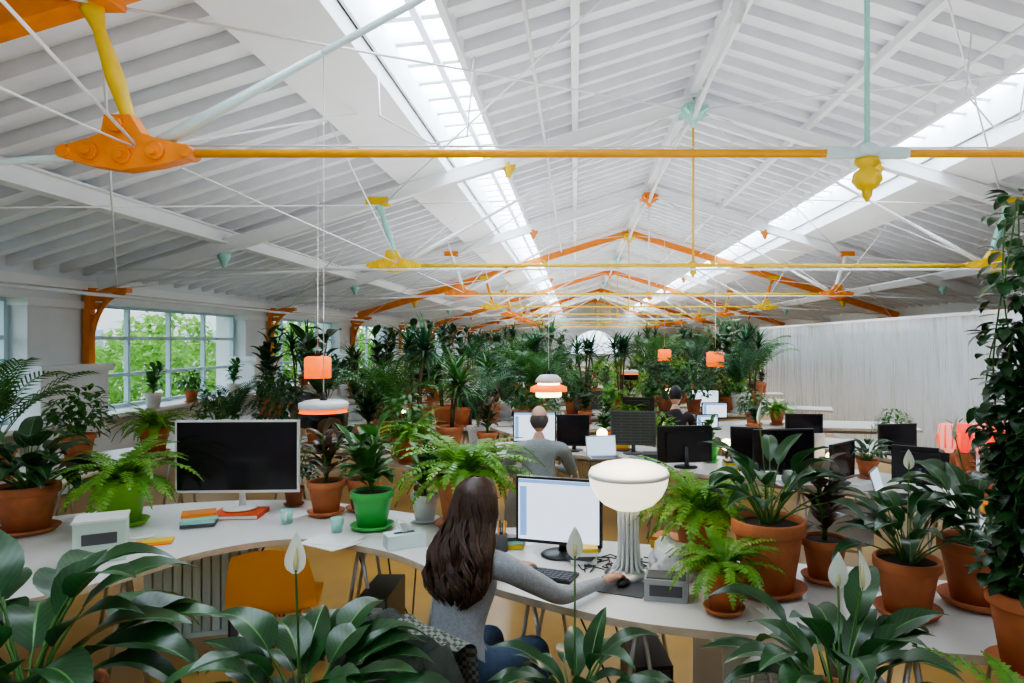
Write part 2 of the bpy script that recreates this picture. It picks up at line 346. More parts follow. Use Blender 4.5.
# ------------------------------------------------------------------ plants
def pot(b,R,H,mat,saucer=True):
    z=0
    if saucer: b.lathe((0,0,0),[(0,0),(R*.9,0),(R*1.05,.025),(R*1.0,.027),(R*.85,.01),(0,.01)],mat,24); z=.01
    b.lathe((0,0,z),[(0,0),(R*.68,0),(R*.93,H*.80),(R*.94,H*.81),(R*1.02,H*.81),(R*1.04,H*.83),(R*1.04,H*.98),(R*1.02,H),(R*.94,H),(R*.92,H*.9)],mat,28)
    b.lathe((0,0,z),[(R*.93,H*.9),(R*.5,H*.93),(0,H*.94)],SOIL,16)
    return z+H*.92
def lily(R,H,mat,n=26,S=1.,fl=3,seed=1,lm=None,pet=(.14,.34),bl=(.2,.3),fh=(.42,.52),W=(.085,.115)):
    random.seed(seed); b=B(); z=pot(b,R,H,mat); lm=lm or LD
    for i in range(n):
        az=i*2.4+U(-.3,.3); t=i/n; el=radians(U(82,60) if t<.4 else U(65,30)); 
        L=U(*pet)*S; q=Vector((R*.3*cos(az)*random.random(),R*.3*sin(az)*random.random(),z)); pts=[q]
        e=el+.15
        for k in range(4): e-=.1; q=q+Vector((cos(az)*cos(e),sin(az)*cos(e),sin(e)))*L/4; pts.append(q)
        b.tube(pts,[.005*S,.005*S,.004*S,.004*S,.003*S],STEM,5,False)
        b.leaf(q,az+U(-.3,.3),e+.05,U(*bl)*S,U(*W)*S,U(.9,1.7),lm,9,U(.2,.45),.72,1,RIB,.12)
    for i in range(fl):
        az=i*2.2+seed; q=Vector((0,0,z)); e=radians(U(80,88)); L=U(*fh)*S
        pts=[q]
        for k in range(4): q=q+Vector((cos(az)*cos(e),sin(az)*cos(e),sin(e)))*L/4; pts.append(q); e-=.02
        b.tube(pts,.0035*S,STEM,5,False)
        b.tube([q,q+Vector((0,0,.02)),q+Vector((0,0,.055))],[.006,.007,.003],SPX,6)
        b.leaf(q-Vector((0,0,.01)),az+pi,radians(80),.110*S,.055*S,-.15,SPA,8,.5,.62,.9)
    return b.mesh('lily')
def fern(R,H,mat,n=34,S=1.,seed=1,lm=None,L0=(.35,.55),droop=(1.4,2.3)):
    random.seed(seed); b=B(); z=pot(b,R,H,mat) if R else 0; lm=lm or LL
    for i in range(n):
        az=i*2.4+U(-.3,.3); e=radians(U(85,35)); L=U(*L0)*S; st=20; dr=U(*droop); p=Vector((0,0,z)); pts=[p]
        sd=Vector((-sin(az),cos(az),0))
        for k in range(st):
            t=(k+1)/st; ee=e-dr*t; d=Vector((cos(az)*cos(ee),sin(az)*cos(ee),sin(ee))); p=p+d*L/st; pts.append(p)
            up=Vector((-cos(az)*sin(ee),-sin(az)*sin(ee),cos(ee)))
            w=.055*S*sin(pi*min(1,t*.9+.12))**.7; g=L/st*.45
            for sg in (-1,1):
                o=(sd*sg+d*.35-up*U(0,.35)).normalized()*w
                b.add([p-d*g,p+o*.5-d*g*.9,p+o,p+o*.5+d*g*.9,p+d*g*.6],[(0,1,2,3,4)],lm,False)
        b.tube(pts[::4],.003*S,STEM,3,False)
    return b.mesh('fern')
def palm(R,H,mat,n=13,S=1.,seed=1,lm=None):
    random.seed(seed); b=B(); z=pot(b,R,H,mat); lm=lm or LM
    for i in range(n):
        az=i*2.4+U(-.3,.3); e=radians(U(88,62)); L=U(.75,1.15)*S; st=22; dr=U(.7,1.5); p=Vector((0,0,z)); pts=[p]; sd=Vector((-sin(az),cos(az),0))
        for k in range(st):
            t=(k+1)/st; ee=e-dr*t*t; d=Vector((cos(az)*cos(ee),sin(az)*cos(ee),sin(ee))); p=p+d*L/st; pts.append(p)
            if t>.3:
                up=Vector((-cos(az)*sin(ee),-sin(az)*sin(ee),cos(ee))); w=.24*S*sin(pi*min(1,(t-.2)*1.0))**.6+.03
                for sg in (-1,1):
                    o=(sd*sg*.8+d*.75+up*.15).normalized(); q=p+o*w*.5; q2=p+o*w-Vector((0,0,w*.3)); g=d*.009*S
                    b.add([p-g,q-g*1.3,q2,q+g*1.3,p+g],[(0,1,3,4),(1,2,3)],lm,False)
        b.tube(pts[::4],[.006*S,.005*S,.004*S,.003*S,.003*S,.002*S][:len(pts[::4])],STEM,4,False)
    return b.mesh('palm')
def drac(R,H,mat,S=1.,heads=3,seed=1,lm=None,n=34):
    random.seed(seed); b=B(); z=pot(b,R,H,mat); lm=lm or LM
    for h in range(heads):
        a=U(0,6.3); hh=U(.25,.8)*S; top=Vector((.12*S*cos(a),.12*S*sin(a),z+hh)); b.tube([(top.x*.3,top.y*.3,z-.02),top*.5+Vector((0,0,z*.5)),top],[.018,.015,.013],WOODST,6)
        for i in range(n):
            t=i/n; b.leaf(top+Vector((0,0,-.12+.14*t)),i*2.4+U(-.2,.2),radians(5+80*t),U(.3,.46)*S,.035*S,U(.5,1.5),lm,5,.3,.5,.7)
    return b.mesh('drac')
def rubber(R,H,mat,S=1.,stems=3,seed=1,lm=None,W=.13,L=.24,hh=(.6,1.),per=12):
    random.seed(seed); b=B(); z=pot(b,R,H,mat); lm=lm or LD
    for s in range(stems):
        a=U(0,6.3); hgt=U(*hh)*S; lean=U(.05,.22)*S; pts=[Vector((lean*cos(a)*t*t,lean*sin(a)*t*t,z-.02+hgt*t)) for t in (0,.25,.5,.75,1)]
        b.tube(pts,[.012,.01,.009,.008,.006],WOODST if S>.9 else STEM,6)
        for i in range(per):
            t=.2+.8*i/per; p=Vector((lean*cos(a)*t*t,lean*sin(a)*t*t,z-.02+hgt*t)); az=i*2.4+s+U(-.4,.4); el=radians(U(20,60)+25*t)
            q=p+Vector((cos(az)*cos(el),sin(az)*cos(el),sin(el)))*.06*S; b.tube([p,q],.003,STEM,4,False)
            b.leaf(q,az,el,L*S*U(.75,1.15),W*S*U(.8,1.1),U(.5,1.4),lm,7,.25,.85,.8,RIB,.08)
    return b.mesh('rubber')
def bush(R,H,mat,S=1.,n=150,seed=1,lm=None,L=.11,W=.055,rad=(.28,.28,.3)):
    random.seed(seed); b=B(); z=pot(b,R,H,mat); lm=lm or LM
    for s in range(9):
        a=s*.7; q=Vector((rad[0]*.7*cos(a)*S,rad[1]*.7*sin(a)*S,z+rad[2]*U(.7,1.4)*S)); b.tube([(0,0,z-.02),q*.5+Vector((0,0,z*.6)),q],[.008,.006,.004],STEM,5,False)
    for i in range(n):
        u=U(-.6,1); a=U(0,6.3); r=U(.35,1)**.5; c=math.sqrt(max(0,1-u*u)); q=Vector((rad[0]*c*cos(a)*r,rad[1]*c*sin(a)*r,rad[2]*(u+.75)*r))*S+Vector((0,0,z))
        b.leaf(q,a+U(-.6,.6),U(-.4,.9),L*S*U(.7,1.4),W*S*U(.8,1.2),U(.3,1.4),lm,4,.25,.75,1)
    return b.mesh('bush')
PL={}
PL['lilyA']=lily(.19,.30,TER,36,.95,1,seed=3,pet=(.10,.25),bl=(.2,.30),fh=(.48,.5),W=(.09,.12))
PL['lilyP']=lily(.14,.24,TER,22,.85,1,seed=15,pet=(.08,.2),bl=(.16,.25),fh=(.50,.52),W=(.06,.085))
PL['lilyB']=lily(.17,.28,TER,32,.95,2,seed=22,pet=(.10,.25),bl=(.2,.30),fh=(.32,.40),W=(.08,.11))
PL['lilyL']=lily(.17,.28,TER,38,1.0,0,seed=31,pet=(.12,.32),bl=(.2,.32),fh=(.3,.35),W=(.1,.14))
PL['lilyC']=lily(.17,.33,TER,28,.95,1,seed=9)
PL['lilyD']=lily(.13,.22,TER,28,.8,1,seed=12)
PL['fernA']=fern(.15,.26,TER,64,1,seed=4)
PL['fernB']=fern(.1,.2,TER,46,.8,seed=6,L0=(.3,.5))
PL['fernG']=fern(.13,.24,LIME,54,.95,seed=8)
PL['palmA']=palm(.17,.3,TER,15,1.,seed=2)
PL['palmB']=palm(.16,.28,PWH,12,.85,seed=5,lm=LB)
PL['dracA']=drac(.16,.3,TER,1,3,seed=3)
PL['dracB']=drac(.16,.28,TER2,1.1,3,seed=8,lm=LB,n=40)
PL['rubA']=rubber(.18,.3,TER,1.1,3,seed=4)
PL['rubB']=rubber(.15,.28,PWH,.8,5,seed=7,lm=LM,W=.12,L=.24,hh=(.4,.7),per=9)
PL['rubC']=rubber(.14,.25,TER,.75,6,seed=17,lm=LD,W=.12,L=.26,hh=(.3,.6),per=8)
PL['dief']=rubber(.14,.24,PGRN,.8,6,seed=13,lm=LM,W=.11,L=.25,hh=(.25,.55),per=8)
PL['bushA']=bush(.15,.26,TER,1,210,seed=3)
PL['bushB']=bush(.14,.25,TER2,1.1,230,seed=5,lm=LB,rad=(.3,.3,.4))
PL['bushL']=bush(.13,.22,PWH,.9,180,seed=6,lm=LL)
PL['redp']=rubber(.11,.2,TER,.6,4,seed=23,lm=LR,W=.13,L=.26,hh=(.3,.6),per=8)
NM={'lily':'potted_peace_lily','fern':'potted_fern','palm':'potted_palm','drac':'potted_dracaena','rub':'potted_rubber_plant','dief':'potted_dieffenbachia','bush':'potted_leafy_bush','redp':'potted_calathea'}
def plant(k,x,y,z=.76,s=1,rz=None,name=None):
    nm=name or [v for kk,v in NM.items() if k.startswith(kk)][0]
    return place(nm,PL[k],(x,y,z),U(0,6.28) if rz is None else rz,s)
# ------------------------------------------------------------------ desks
def cr(pts,n=6):
    out=[]; P=[Vector(p) for p in pts]; P=[P[0]*2-P[1]]+P+[P[-1]*2-P[-2]]
    for i in range(1,len(P)-2):
        for k in range(n):
            t=k/n; a,b_,c,d=P[i-1:i+3]
            out.append(.5*((2*b_)+(-a+c)*t+(2*a-5*b_+4*c-d)*t*t+(-a+3*b_-3*c+d)*t**3))
    out.append(P[-2]); return out
def ribbon(F,K,name='serpentine_desk',z=.75,legs=6):
    F=cr(F);K=cr(K);n=len(F);b=B();t=.035
    top=[(p.x,p.y,z) for p in F]+[(p.x,p.y,z) for p in K]; bot=[(x,y,z-t) for x,y,_ in top]
    b.add(top,[(i,i+1,n+i+1,n+i) for i in range(n-1)],DESK); b.add(bot,[(i,n+i,n+i+1,i+1) for i in range(n-1)],DESK)
    al=top+bot
    b.add(al,[(i,2*n+i,2*n+i+1,i+1) for i in range(n-1)]+[(n+i,n+i+1,3*n+i+1,3*n+i) for i in range(n-1)]+[(0,n,3*n,2*n),(n-1,3*n-1,4*n-1,2*n-1)],PLY)
    for i in range(1,n-1,max(1,n//legs)):
        for w in (.2,.8):
            p=F[i].lerp(K[i],w)
            for d in (-.12,.12): b.tube([(p.x,p.y,z-t),(p.x+d,p.y,0)],.012,STEEL,6)
    mid=[F[i].lerp(K[i],.55) for i in range(1,n-1,2)]
    for i in range(len(mid)-1): b.bar((mid[i].x,mid[i].y,z-.12),(mid[i+1].x,mid[i+1].y,z-.12),.16,.02,GREY)
    return b.obj(name)
def center(path,w,**k):
    P=[Vector(p) for p in path];F=[];K=[]
    for i,p in enumerate(P):
        d=(P[min(i+1,len(P)-1)]-P[max(i-1,0)]).normalized(); nn=Vector((-d.y,d.x)); F.append(p-nn*w/2);K.append(p+nn*w/2)
    return ribbon(F,K,**k)
ribbon([(-2.85,2.9),(-2.4,3.35),(-2.12,3.9),(-1.68,4.15),(-1.11,3.92),(-.7,3.56),(-.25,3.22),(.19,2.95),(.6,2.82),(1.07,2.7),(1.6,2.6),(2.2,2.5)],
       [(-3.9,4.3),(-3.5,4.75),(-2.8,5.1),(-2.0,5.15),(-1.2,4.8),(-.6,4.45),(-.1,4.2),(.38,4.05),(.9,3.85),(1.4,3.6),(1.95,3.4),(2.6,3.25)],legs=9)
center([(2.75,3.75),(2.95,4.6),(2.8,5.5),(2.25,6.1),(1.5,6.5),(.8,7.2),(.2,7.65),(-.5,7.75),(-1.2,7.4),(-1.8,6.7)],.95)
center([(-4.9,4.7),(-4.75,5.6),(-4.85,6.6),(-4.6,7.6),(-3.6,8.2),(-2.6,8.0),(-1.9,8.3)],.85)
center([(-3.0,1.5),(-1.6,1.45),(-.6,1.55),(.2,1.62),(1.0,1.6),(1.7,1.55)],.75)
center([(3.5,5.9),(3.7,6.8),(3.4,7.7),(2.7,8.3),(1.9,8.9),(2.2,9.7),(3.2,10.0),(4.8,9.7)],.9)
paths=[[(-5.4,10.9),(-3.5,10.3),(-1.8,9.8),(-.6,10.6),(.5,11.4),(1.8,11.5),(3.3,11.9)],
[(-5.4,14.6),(-3.5,13.8),(-1.5,14.6),(.5,13.9),(2.5,14.5),(4.2,13.8)],
[(-5.4,18),(-3,17.4),(-.5,18.2),(2,17.4),(4.7,18.0)],[(-5.4,22),(-2,21.4),(1,22.2),(4,21.5),(6.4,22)],[(-5.4,27),(-2,26.4),(1,27.2),(4,26.5),(6.6,27)],[(-5.4,34),(-2,33.4),(1,34.2),(4,33.5),(6.7,34)]]
for p in paths: center(p,.9)
low=[[(-1.0,9.2),(-.2,9.6),(.7,9.9),(1.5,10.4)],[(-1.2,12.6),(.5,12.3),(2.2,13.0),(4.6,12.2)],[(-2,16.2),(.5,15.6),(2.5,16.2),(4.8,15.8)]]
for p in low: center(p,.7)
FG=.76
plant('lilyA',-.65,1.62,FG,.9,1.9); plant('lilyB',.66,1.70,FG,.95,2.2); plant('lilyP',-.0,1.76,FG,.95,-.86)
plant('lilyL',-1.40,1.74,FG,1.0,1.6); plant('fernB',1.13,1.66,FG,.95,1)
plant('rubC',-1.08,1.42,FG,.55,1)
plant('fernB',.66,3.02,FG,.9,1.2); plant('lilyC',.93,3.28,FG,1.0,.3); plant('redp',1.25,3.42,FG,1.0,2); plant('lilyD',1.46,3.0,FG,1.05,1.6); plant('lilyD',1.84,3.12,FG,1.25,3); plant('fernA',.68,3.66,FG,1.0,0)
plant('fernG',-2.95,4.45,FG,1.15,.4); plant('lilyL',-3.45,4.3,FG,1.,1); plant('lilyD',-3.85,4.35,FG,1.1,1); plant('redp',-1.72,4.72,FG,1.1,.4); plant('dief',-1.3,4.38,FG,.95,1); plant('rubB',-1.0,4.55,FG,.62,2)
plant('fernA',-.72,4.42,FG,1.2,.4); plant('rubC',-1.5,4.85,FG,.85,.4); plant('bushB',-2.05,4.98,FG,.5,.4); 
plant('palmA',-5.05,5.95,FG,.9,.5); plant('lilyC',-4.75,5.0,FG,1,.5); plant('bushA',-4.95,6.8,FG,1.,.5); plant('fernA',-4.5,7.3,FG,1,.5); plant('palmB',-3.95,7.9,FG,.7,.5)
plant('bushA',-4.2,8.0,FG,.85); plant('rubC',-4.9,5.5,FG,.9)
plant('rubA',-2.95,7.9,FG,1.0,1.1); plant('bushB',-3.5,8.1,FG,.9,1.1); plant('palmA',-2.2,7.95,FG,.85,1); plant('bushA',-1.75,7.0,FG,.9); plant('dracA',-1.35,7.35,FG,.9)
plant('dracB',-1.95,8.3,FG,1.0); plant('fernA',-1.6,6.7,FG,.9); plant('rubC',-2.3,7.6,FG,1); plant('palmB',-1.1,7.75,FG,.8); plant('redp',-.95,7.4,FG,1)
plant('rubB',-6.3,10.2,.95,.8,1); plant('bushA',-6.35,11.3,.95,.7)
plant('lilyD',2.75,4.0,FG,.9,1); plant('redp',3.0,5.0,FG,.8,1); plant('lilyD',2.55,5.95,FG,.7,1)
plant('rubC',3.7,6.6,FG,.65,1); plant('bushA',3.5,7.5,FG,.6,1); plant('lilyC',3.5,6.1,FG,.6,1); plant('rubC',2.3,8.7,FG,.6,1)
plant('bushA',2.5,9.6,FG,.7,1); plant('fernA',2.9,9.8,FG,.7,1); plant('dief',1.35,6.8,FG,.6,1); plant('bushL',.95,7.45,FG,.6,1); plant('rubC',.35,7.9,FG,.6,1)
for yy in (12.4,15.6,17.6,21,23): plant(random.choice(['bushB','rubB','palmB','dracA']),-6.2,yy,.95,.8)
random.seed(11)
keys=['palmA','palmB','dracA','dracB','rubA','rubB','bushA','bushB','bushL','fernA','rubC','dracA','dracB','palmA','rubA','bushB']
lk=['bushL','fernA','rubC','bushA','rubB','lilyC','dief','redp']
def along(path,step,lo,hi,ks=keys):
    P=cr(path,14); acc=0; last=P[0]
    for p in P[1:]:
        acc+=(p-last).length; last=p
        if acc>step:
            acc=0
            if p.x>.275*p.y: continue
            aisle=p.y>13 and abs(p.x-.029*p.y)<.8+.012*p.y
            plant(random.choice(['bushL','fernA','redp','dief','bushA'] if aisle else ks),p.x+U(-.1,.1),p.y+U(-.28,.28),FG,U(lo,hi) if not aisle else U(.8,1.0))
along(paths[0],.30,.85,1.1); along(paths[1],.34,.95,1.25); along(paths[2],.40,1.0,1.35); along(paths[3],.5,1.05,1.4); along(paths[4],.65,1.1,1.4); along(paths[5],.9,1.1,1.4)
along(low[0],.36,.6,.8,lk); along(low[1],.34,.75,.95,lk); along(low[2],.42,.8,1.1,lk)
def climber():
    random.seed(5); b=B(); z=pot(b,.15,.28,TER)
    b.tube([(0,0,z),(0,0,1.72)],.018,WOODST,8)
    for s in range(22):
        a=U(0,6.3); top=U(.9,1.74); r=U(.03,.12); pts=[]
        for k in range(16):
            t=k/15; pts.append(Vector(((r+.05*sin(t*5+s))*cos(a+t*2),(r+.05*sin(t*5+s))*sin(a+t*2),z+(top-z)*t)))
        b.tube(pts,.004,STEM,4,False)
        if s%4==0:
            q=pts[-1]; h=[q]
            for k in range(7): q=q+Vector((cos(a)*.015*(3-k*.3),sin(a)*.015*(3-k*.3),.02-.02*k)); h.append(q)
            b.tube(h,.003,STEM,4,False); pts+=h
        for p in pts[1:]:
            for _ in range(5):
                az=U(0,6.3); q=p+Vector((cos(az),sin(az),U(-.5,.7)))*.035
                b.leaf(q,az,U(-.5,.5),U(.055,.085),U(.04,.055),U(.2,1.2),LD,4,.2,.7,.8)
    b.obj('potted_climbing_plant',(1.66,2.47,FG))
climber()
# ------------------------------------------------------------------ monitors etc
def screenmat(name,bg,ln,es,scale=14):
    m=bpy.data.materials.new(name); m.use_nodes=True; N=m.node_tree.nodes; L=m.node_tree.links; p=N['Principled BSDF']
    p.inputs['Base Color'].default_value=(.02,.02,.02,1); p.inputs['Roughness'].default_value=.2
    tc=N.new('ShaderNodeTexCoord'); br=N.new('ShaderNodeTexBrick'); br.inputs['Scale'].default_value=scale; br.inputs['Mortar Size'].default_value=.02
    br.inputs['Color1'].default_value=(*bg,1); br.inputs['Color2'].default_value=(*[c*.93 for c in bg],1); br.inputs['Mortar'].default_value=(*ln,1); br.inputs['Brick Width'].default_value=2.2; br.inputs['Row Height'].default_value=.35
    L.new(tc.outputs['UV'],br.inputs['Vector']); L.new(br.outputs['Color'],p.inputs['Emission Color']); p.inputs['Emission Strength'].default_value=es
    return m
SDOC=screenmat('screen_document',(.75,.86,1),(.45,.58,.75),1.7); SDK=screenmat('screen_photo',(.03,.035,.03),(.12,.12,.1),.8,5)
UIB=pm('screen_toolbar',(.1,.2,.4),.3,emis=(.25,.45,.8),es=.9)
def monitor(x,y,yaw,w,h,frame,scr,zb=.1,name='computer_monitor',stand=None,doc=False,z=.752):
    b=B(); st=stand or frame; zc=zb+h/2
    b.box((0,.0,zc),(w,.025,h),frame); b.box((0,.025,zc),(w*.7,.03,h*.7),st)
    bz=.014
    X=w/2-bz; Z0=zb+bz*1.3; Z1=zb+h-bz
    b.add([(-X,-.0135,Z0),(X,-.0135,Z0),(X,-.0135,Z1),(-X,-.0135,Z1)],[(0,1,2,3)],scr,False,[(0,0),(1,0),(1,h/w),(0,h/w)])
    if doc:
        b.box((0,-.014,Z1-.012),(2*X,.002,.02),UIB); b.box((-X+.03,-.014,zc-.01),(.04,.002,h*.75),UIB)
    b.tube([(0,.05,zb+h*.45),(0,.07,zb*.6),(0,.07,.012)],[.02,.022,.025],st,8)
    b.lathe((0,.04,0),[(0,0),(.11,0),(.115,.006),(.1,.014),(0,.016)],st,24)
    return b.obj(name,(x,y,z),yaw)
monitor(-2.33,4.72,.04,.84,.50,ALU,SCRB,.12,z=.787)
b=B(); b.box((0,0,.015),(.32,.24,.03),pm('book_red',(.80,.10,.02),.5)); b.box((0,0,.015),(.315,.245,.018),ALU); b.obj('red_book',(-2.31,4.70,.752),.1)
monitor(-.09,3.8,-.3,.50,.37,BLACK,SDOC,.07,doc=True)
monitor(-.45,7.6,.0,.48,.34,BLACK,SDOC,.08,doc=True); monitor(-.02,7.45,-.15,.36,.34,BLACK,SCRB,.06)
monitor(.62,7.25,-.1,.48,.36,DGREY,SDK,.1); monitor(1.05,6.55,pi+.15,.54,.35,BLACK,SDK,.04)
monitor(1.72,8.9,.1,.3,.2,BLACK,SDOC,.05,doc=True); monitor(1.9,9.3,.1,.36,.22,BLACK,SDOC,.15,doc=True)
monitor(1.88,6.15,.15,.58,.37,BLACK,SCRB,.04); monitor(1.62,6.45,-.4,.3,.33,BLACK,SCRB,.06); monitor(2.25,5.75,.75,.42,.32,BLACK,SCRB,.03); monitor(2.78,5.5,pi-.6,.42,.3,BLACK,SCRB,.05)
monitor(2.1,6.3,pi,.4,.3,ALU,SDK,.05); monitor(3.4,7.2,.2,.45,.28,BLACK,SCRB,.05); monitor(2.75,8.2,.0,.45,.28,BLACK,SCRB,.05)
random.seed(3)
for p in paths[:3]+low[:1]:
    P=cr(p,8)
    for i in range(6,len(P)-4,12):
        if not(-1<P[i].x<0): monitor(P[i].x,P[i].y-.25,U(-.4,.4)+random.choice([0,0,pi]),.46,.3,BLACK,random.choice([SCRB,SDOC,SDK]),.1)
def keyboard(x,y,yaw,mat=BLACK,key=DGREY):
    b=B(); b.box((0,0,.008),(.42,.14,.016),mat)
    for r in range(5):
        for c in range(15): b.box((-.19+c*.027,-.052+r*.026,.018),(.022,.02,.006),key)
    b.obj('keyboard',(x,y,.752),yaw)
keyboard(-.20,3.5,-.35); keyboard(-.35,7.2,0,ALU,ALU); keyboard(1.9,5.75,.15,ALU,GREY); keyboard(.75,6.95,.1,ALU,GREY)
def mouse(x,y,yaw): b=B(); b.ell((0,0,.014),(.03,.05,.018),BLACK,14); b.obj('computer_mouse',(x,y,.756),yaw)
mouse(.235,3.345,-.5)
b=B(); b.box((0,0,.002),(.24,.2,.004),DGREY); b.obj('mouse_pad',(.24,3.32,.7515),-.4)
GLW=pm('lamp_opal',(.9,.88,.8),.3,emis=(1,.90,.68),es=1.4)
GLS=pm('lamp_ribbed_glass',(.62,.64,.62),.08,coat=.5)
b=B()
b.lathe((0,0,0),[(0,0),(.12,0),(.125,.012),(.09,.03),(.05,.05),(0,.05)],STEEL,28)
for k in range(14):
    a=2*pi*k/14; b.tube([(.085*cos(a),.085*sin(a),.02),(.055*cos(a),.055*sin(a),.06),(.045*cos(a),.045*sin(a),.2),(.05*cos(a),.05*sin(a),.36)],.009,GLS,8)
b.lathe((0,0,0),[(.035,.04),(.035,.36)],STEEL,12)
b.lathe((0,0,0),[(.03,.335),(.08,.345),(.13,.37),(.17,.41),(.195,.46),(.205,.51),(.205,.525),(.195,.545),(.14,.57),(.07,.585),(0,.59)],GLW,40)
b.lathe((0,0,0),[(.203,.507),(.208,.51),(.208,.525),(.203,.53)],ALU,40)
b.obj('glass_table_lamp',(.275,3.5,.752))
ORL=pm('lamp_orange',(.9,.20,.02),.4,emis=(1,.15,.01),es=1.5); WML=pm('lamp_warm',(1,.9,.7),.4,emis=(1,.74,.38),es=8)
WBK=pm('black_gloss',(.01,.01,.012),.25)
def drum(x,y,z,s=1,t='black'):
    b=B()
    if t=='black':
        b.lathe((0,0,0),[(0,.0),(.15,.0),(.172,.01),(.175,.1),(.175,.11)],WBK,30); b.lathe((0,0,0),[(.175,.11),(.168,.115),(.168,.135),(.175,.14)],ORL,30)
        b.lathe((0,0,0),[(.175,.14),(.178,.145),(.178,.18),(.13,.2),(0,.2)],ALU,30); zt_=.2
    elif t=='tier':
        b.lathe((0,0,0),[(0,0),(.14,0),(.15,.03),(.14,.08)],WML,30); b.lathe((0,0,0),[(.14,.08),(.215,.06),(.21,.11),(.14,.14)],ORL,30); b.lathe((0,0,0),[(.13,.13),(.12,.17)],WML,30); b.lathe((0,0,0),[(.12,.16),(.16,.165),(.14,.21),(.10,.25),(0,.26)],ALU,30); zt_=.26
    else:
        b.lathe((0,0,0),[(.1,0),(.13,.0),(.13,.2),(.1,.22),(0,.22)],ORL,24); b.lathe((0,0,0),[(0,.02),(.1,.02),(.1,0)],WML,24); zt_=.22
    b.tube([(0,0,zt_),(0,0,(zr(x)-z)/s)],.004,WHITE,5)
    b.tube([(0,0,zt_),(0,0,zt_+.06)],[.03,.012],BLACK,8)
    place('pendant_lamp',b.mesh('pendant_lamp'),(x,y,z),0,s)
drum(-1.97,5.35,1.28,1.05,'black'); drum(-2.6,6.9,1.58,1.0,'or'); drum(-.32,8.3,1.28,1.05,'tier'); drum(2.55,12.4,1.5,1.2,'or')
drum(1.0,12.5,1.25,.9,'black'); drum(2.1,16,1.5,1.2,'or')
RDL=pm('lamp_red',(.9,.12,.10),.25,emis=(1,.05,.03),es=1.0,var=.4,vscale=30); PNK=pm('lamp_pink',(.9,.4,.35),.25,emis=(1,.32,.26),es=.9,var=.2,vscale=20)
b=B(); b.lathe((0,0,0),[(0,0),(.08,0),(.08,.01),(0,.014)],STEEL,20); b.tube([(0,0,0),(0,0,.5)],.01,STEEL,8)
for i in range(5):
    x=-.2+i*.1; b.lathe((x,0,.5),[(0,-.02),(.03,-.02),(.05,.02),(.052,.1),(.04,.15),(.0,.16)],RDL if i%2 else PNK,16)
    for j in range(8): a=2*pi*j/8; b.tube([(x+.046*cos(a),.046*sin(a),.51),(x+.054*cos(a),.054*sin(a),.57),(x+.038*cos(a),.038*sin(a),.65)],.006,RDL,5)
b.bar((-.24,0,.49),(.24,0,.49),.04,.02,STEEL)
b.obj('red_glass_lamp',(2.45,4.15,.80),.1)
b=B(); b.box((0,0,.024),(.22,.2,.048),DGREY); b.obj('lamp_plinth_book',(2.45,4.15,.751),.1)
def glob(x,y,z,r,nm='globe_table_lamp'):
    b=B(); b.lathe((0,0,0),[(0,0),(r*.8,0),(r*.7,.015),(.015,.03),(.012,.12)],BLACK,16); b.ell((0,0,.12+r),(r,r,r),WML,16); b.obj(nm,(x,y,z))
glob(.3,7.55,.752,.06); glob(1.5,6.75,.752,.06); glob(2.3,6.15,.752,.04); glob(1.9,14,.752,.07); glob(-2.5,10.,.752,.06)
b=B(); b.box((0,0,.05),(.2,.13,.1),GREY); b.box((0,0,.103),(.18,.11,.006),DGREY); b.box((0,-.066,.05),(.15,.004,.05),DGREY); b.obj('grey_speaker_box',(.43,3.20,.752),-.2)
def crumple(name,loc,r,mat,seed=0):
    import bmesh
    bm=bmesh.new(); bmesh.ops.create_icosphere(bm,subdivisions=4,radius=1)
    for v in bm.verts:
        n=noise.noise(v.co*2.2+Vector((seed,0,0)))*.35+abs(noise.noise(v.co*5+Vector((seed,3,0))))*.3
        v.co=Vector((v.co.x*r[0],v.co.y*r[1],v.co.z*r[2]))*(.85+n); v.co.z=max(v.co.z,-r[2]*.6)
    me=bpy.data.meshes.new(name); bm.to_mesh(me); bm.free(); me.materials.append(mat)
    for p in me.polygons: p.use_smooth=True
    return place(name,me,(loc[0],loc[1],loc[2]+r[2]*.6),0,1)
crumple('white_plastic_bag',(.47,3.42,.752),(.11,.09,.13),pm('bag_white',(.82,.83,.84),.35),2)
random.seed(21)
PAP=pm('paper',(.8,.8,.78),.7)
def props(x,y,z=.7505):
    k=random.random()
    if k<.4: b=B(); b.box((0,0,.003),(.21,.297,.004),PAP); b.box((.04,.03,.007),(.21,.297,.003),PAP,Matrix.Rotation(.3,3,'Z')); b.obj('paper_sheets',(x,y,z+.001),U(0,3))
    elif k<.7: b=B(); b.lathe((0,0,0),[(0,0),(.033,0),(.038,.09),(.034,.09),(.03,.01),(0,.01)],random.choice([PWH,ORG,BLACK,TEA]),18); b.tube([(.036,0,.075),(.06,0,.07),(.062,0,.035),(.036,0,.02)],.005,PWH,6); b.obj('coffee_mug',(x,y,z+.002),U(0,6))
    else:
        b=B(); 
        for i in range(4): b.box((0,0,.012+i*.022),(.2,.14,.02),random.choice([ORG,PAP,TEA,DGREY,YEL]),Matrix.Rotation(U(-.2,.2),3,'Z'))
        b.obj('book_stack',(x,y,z+.002),U(0,3))
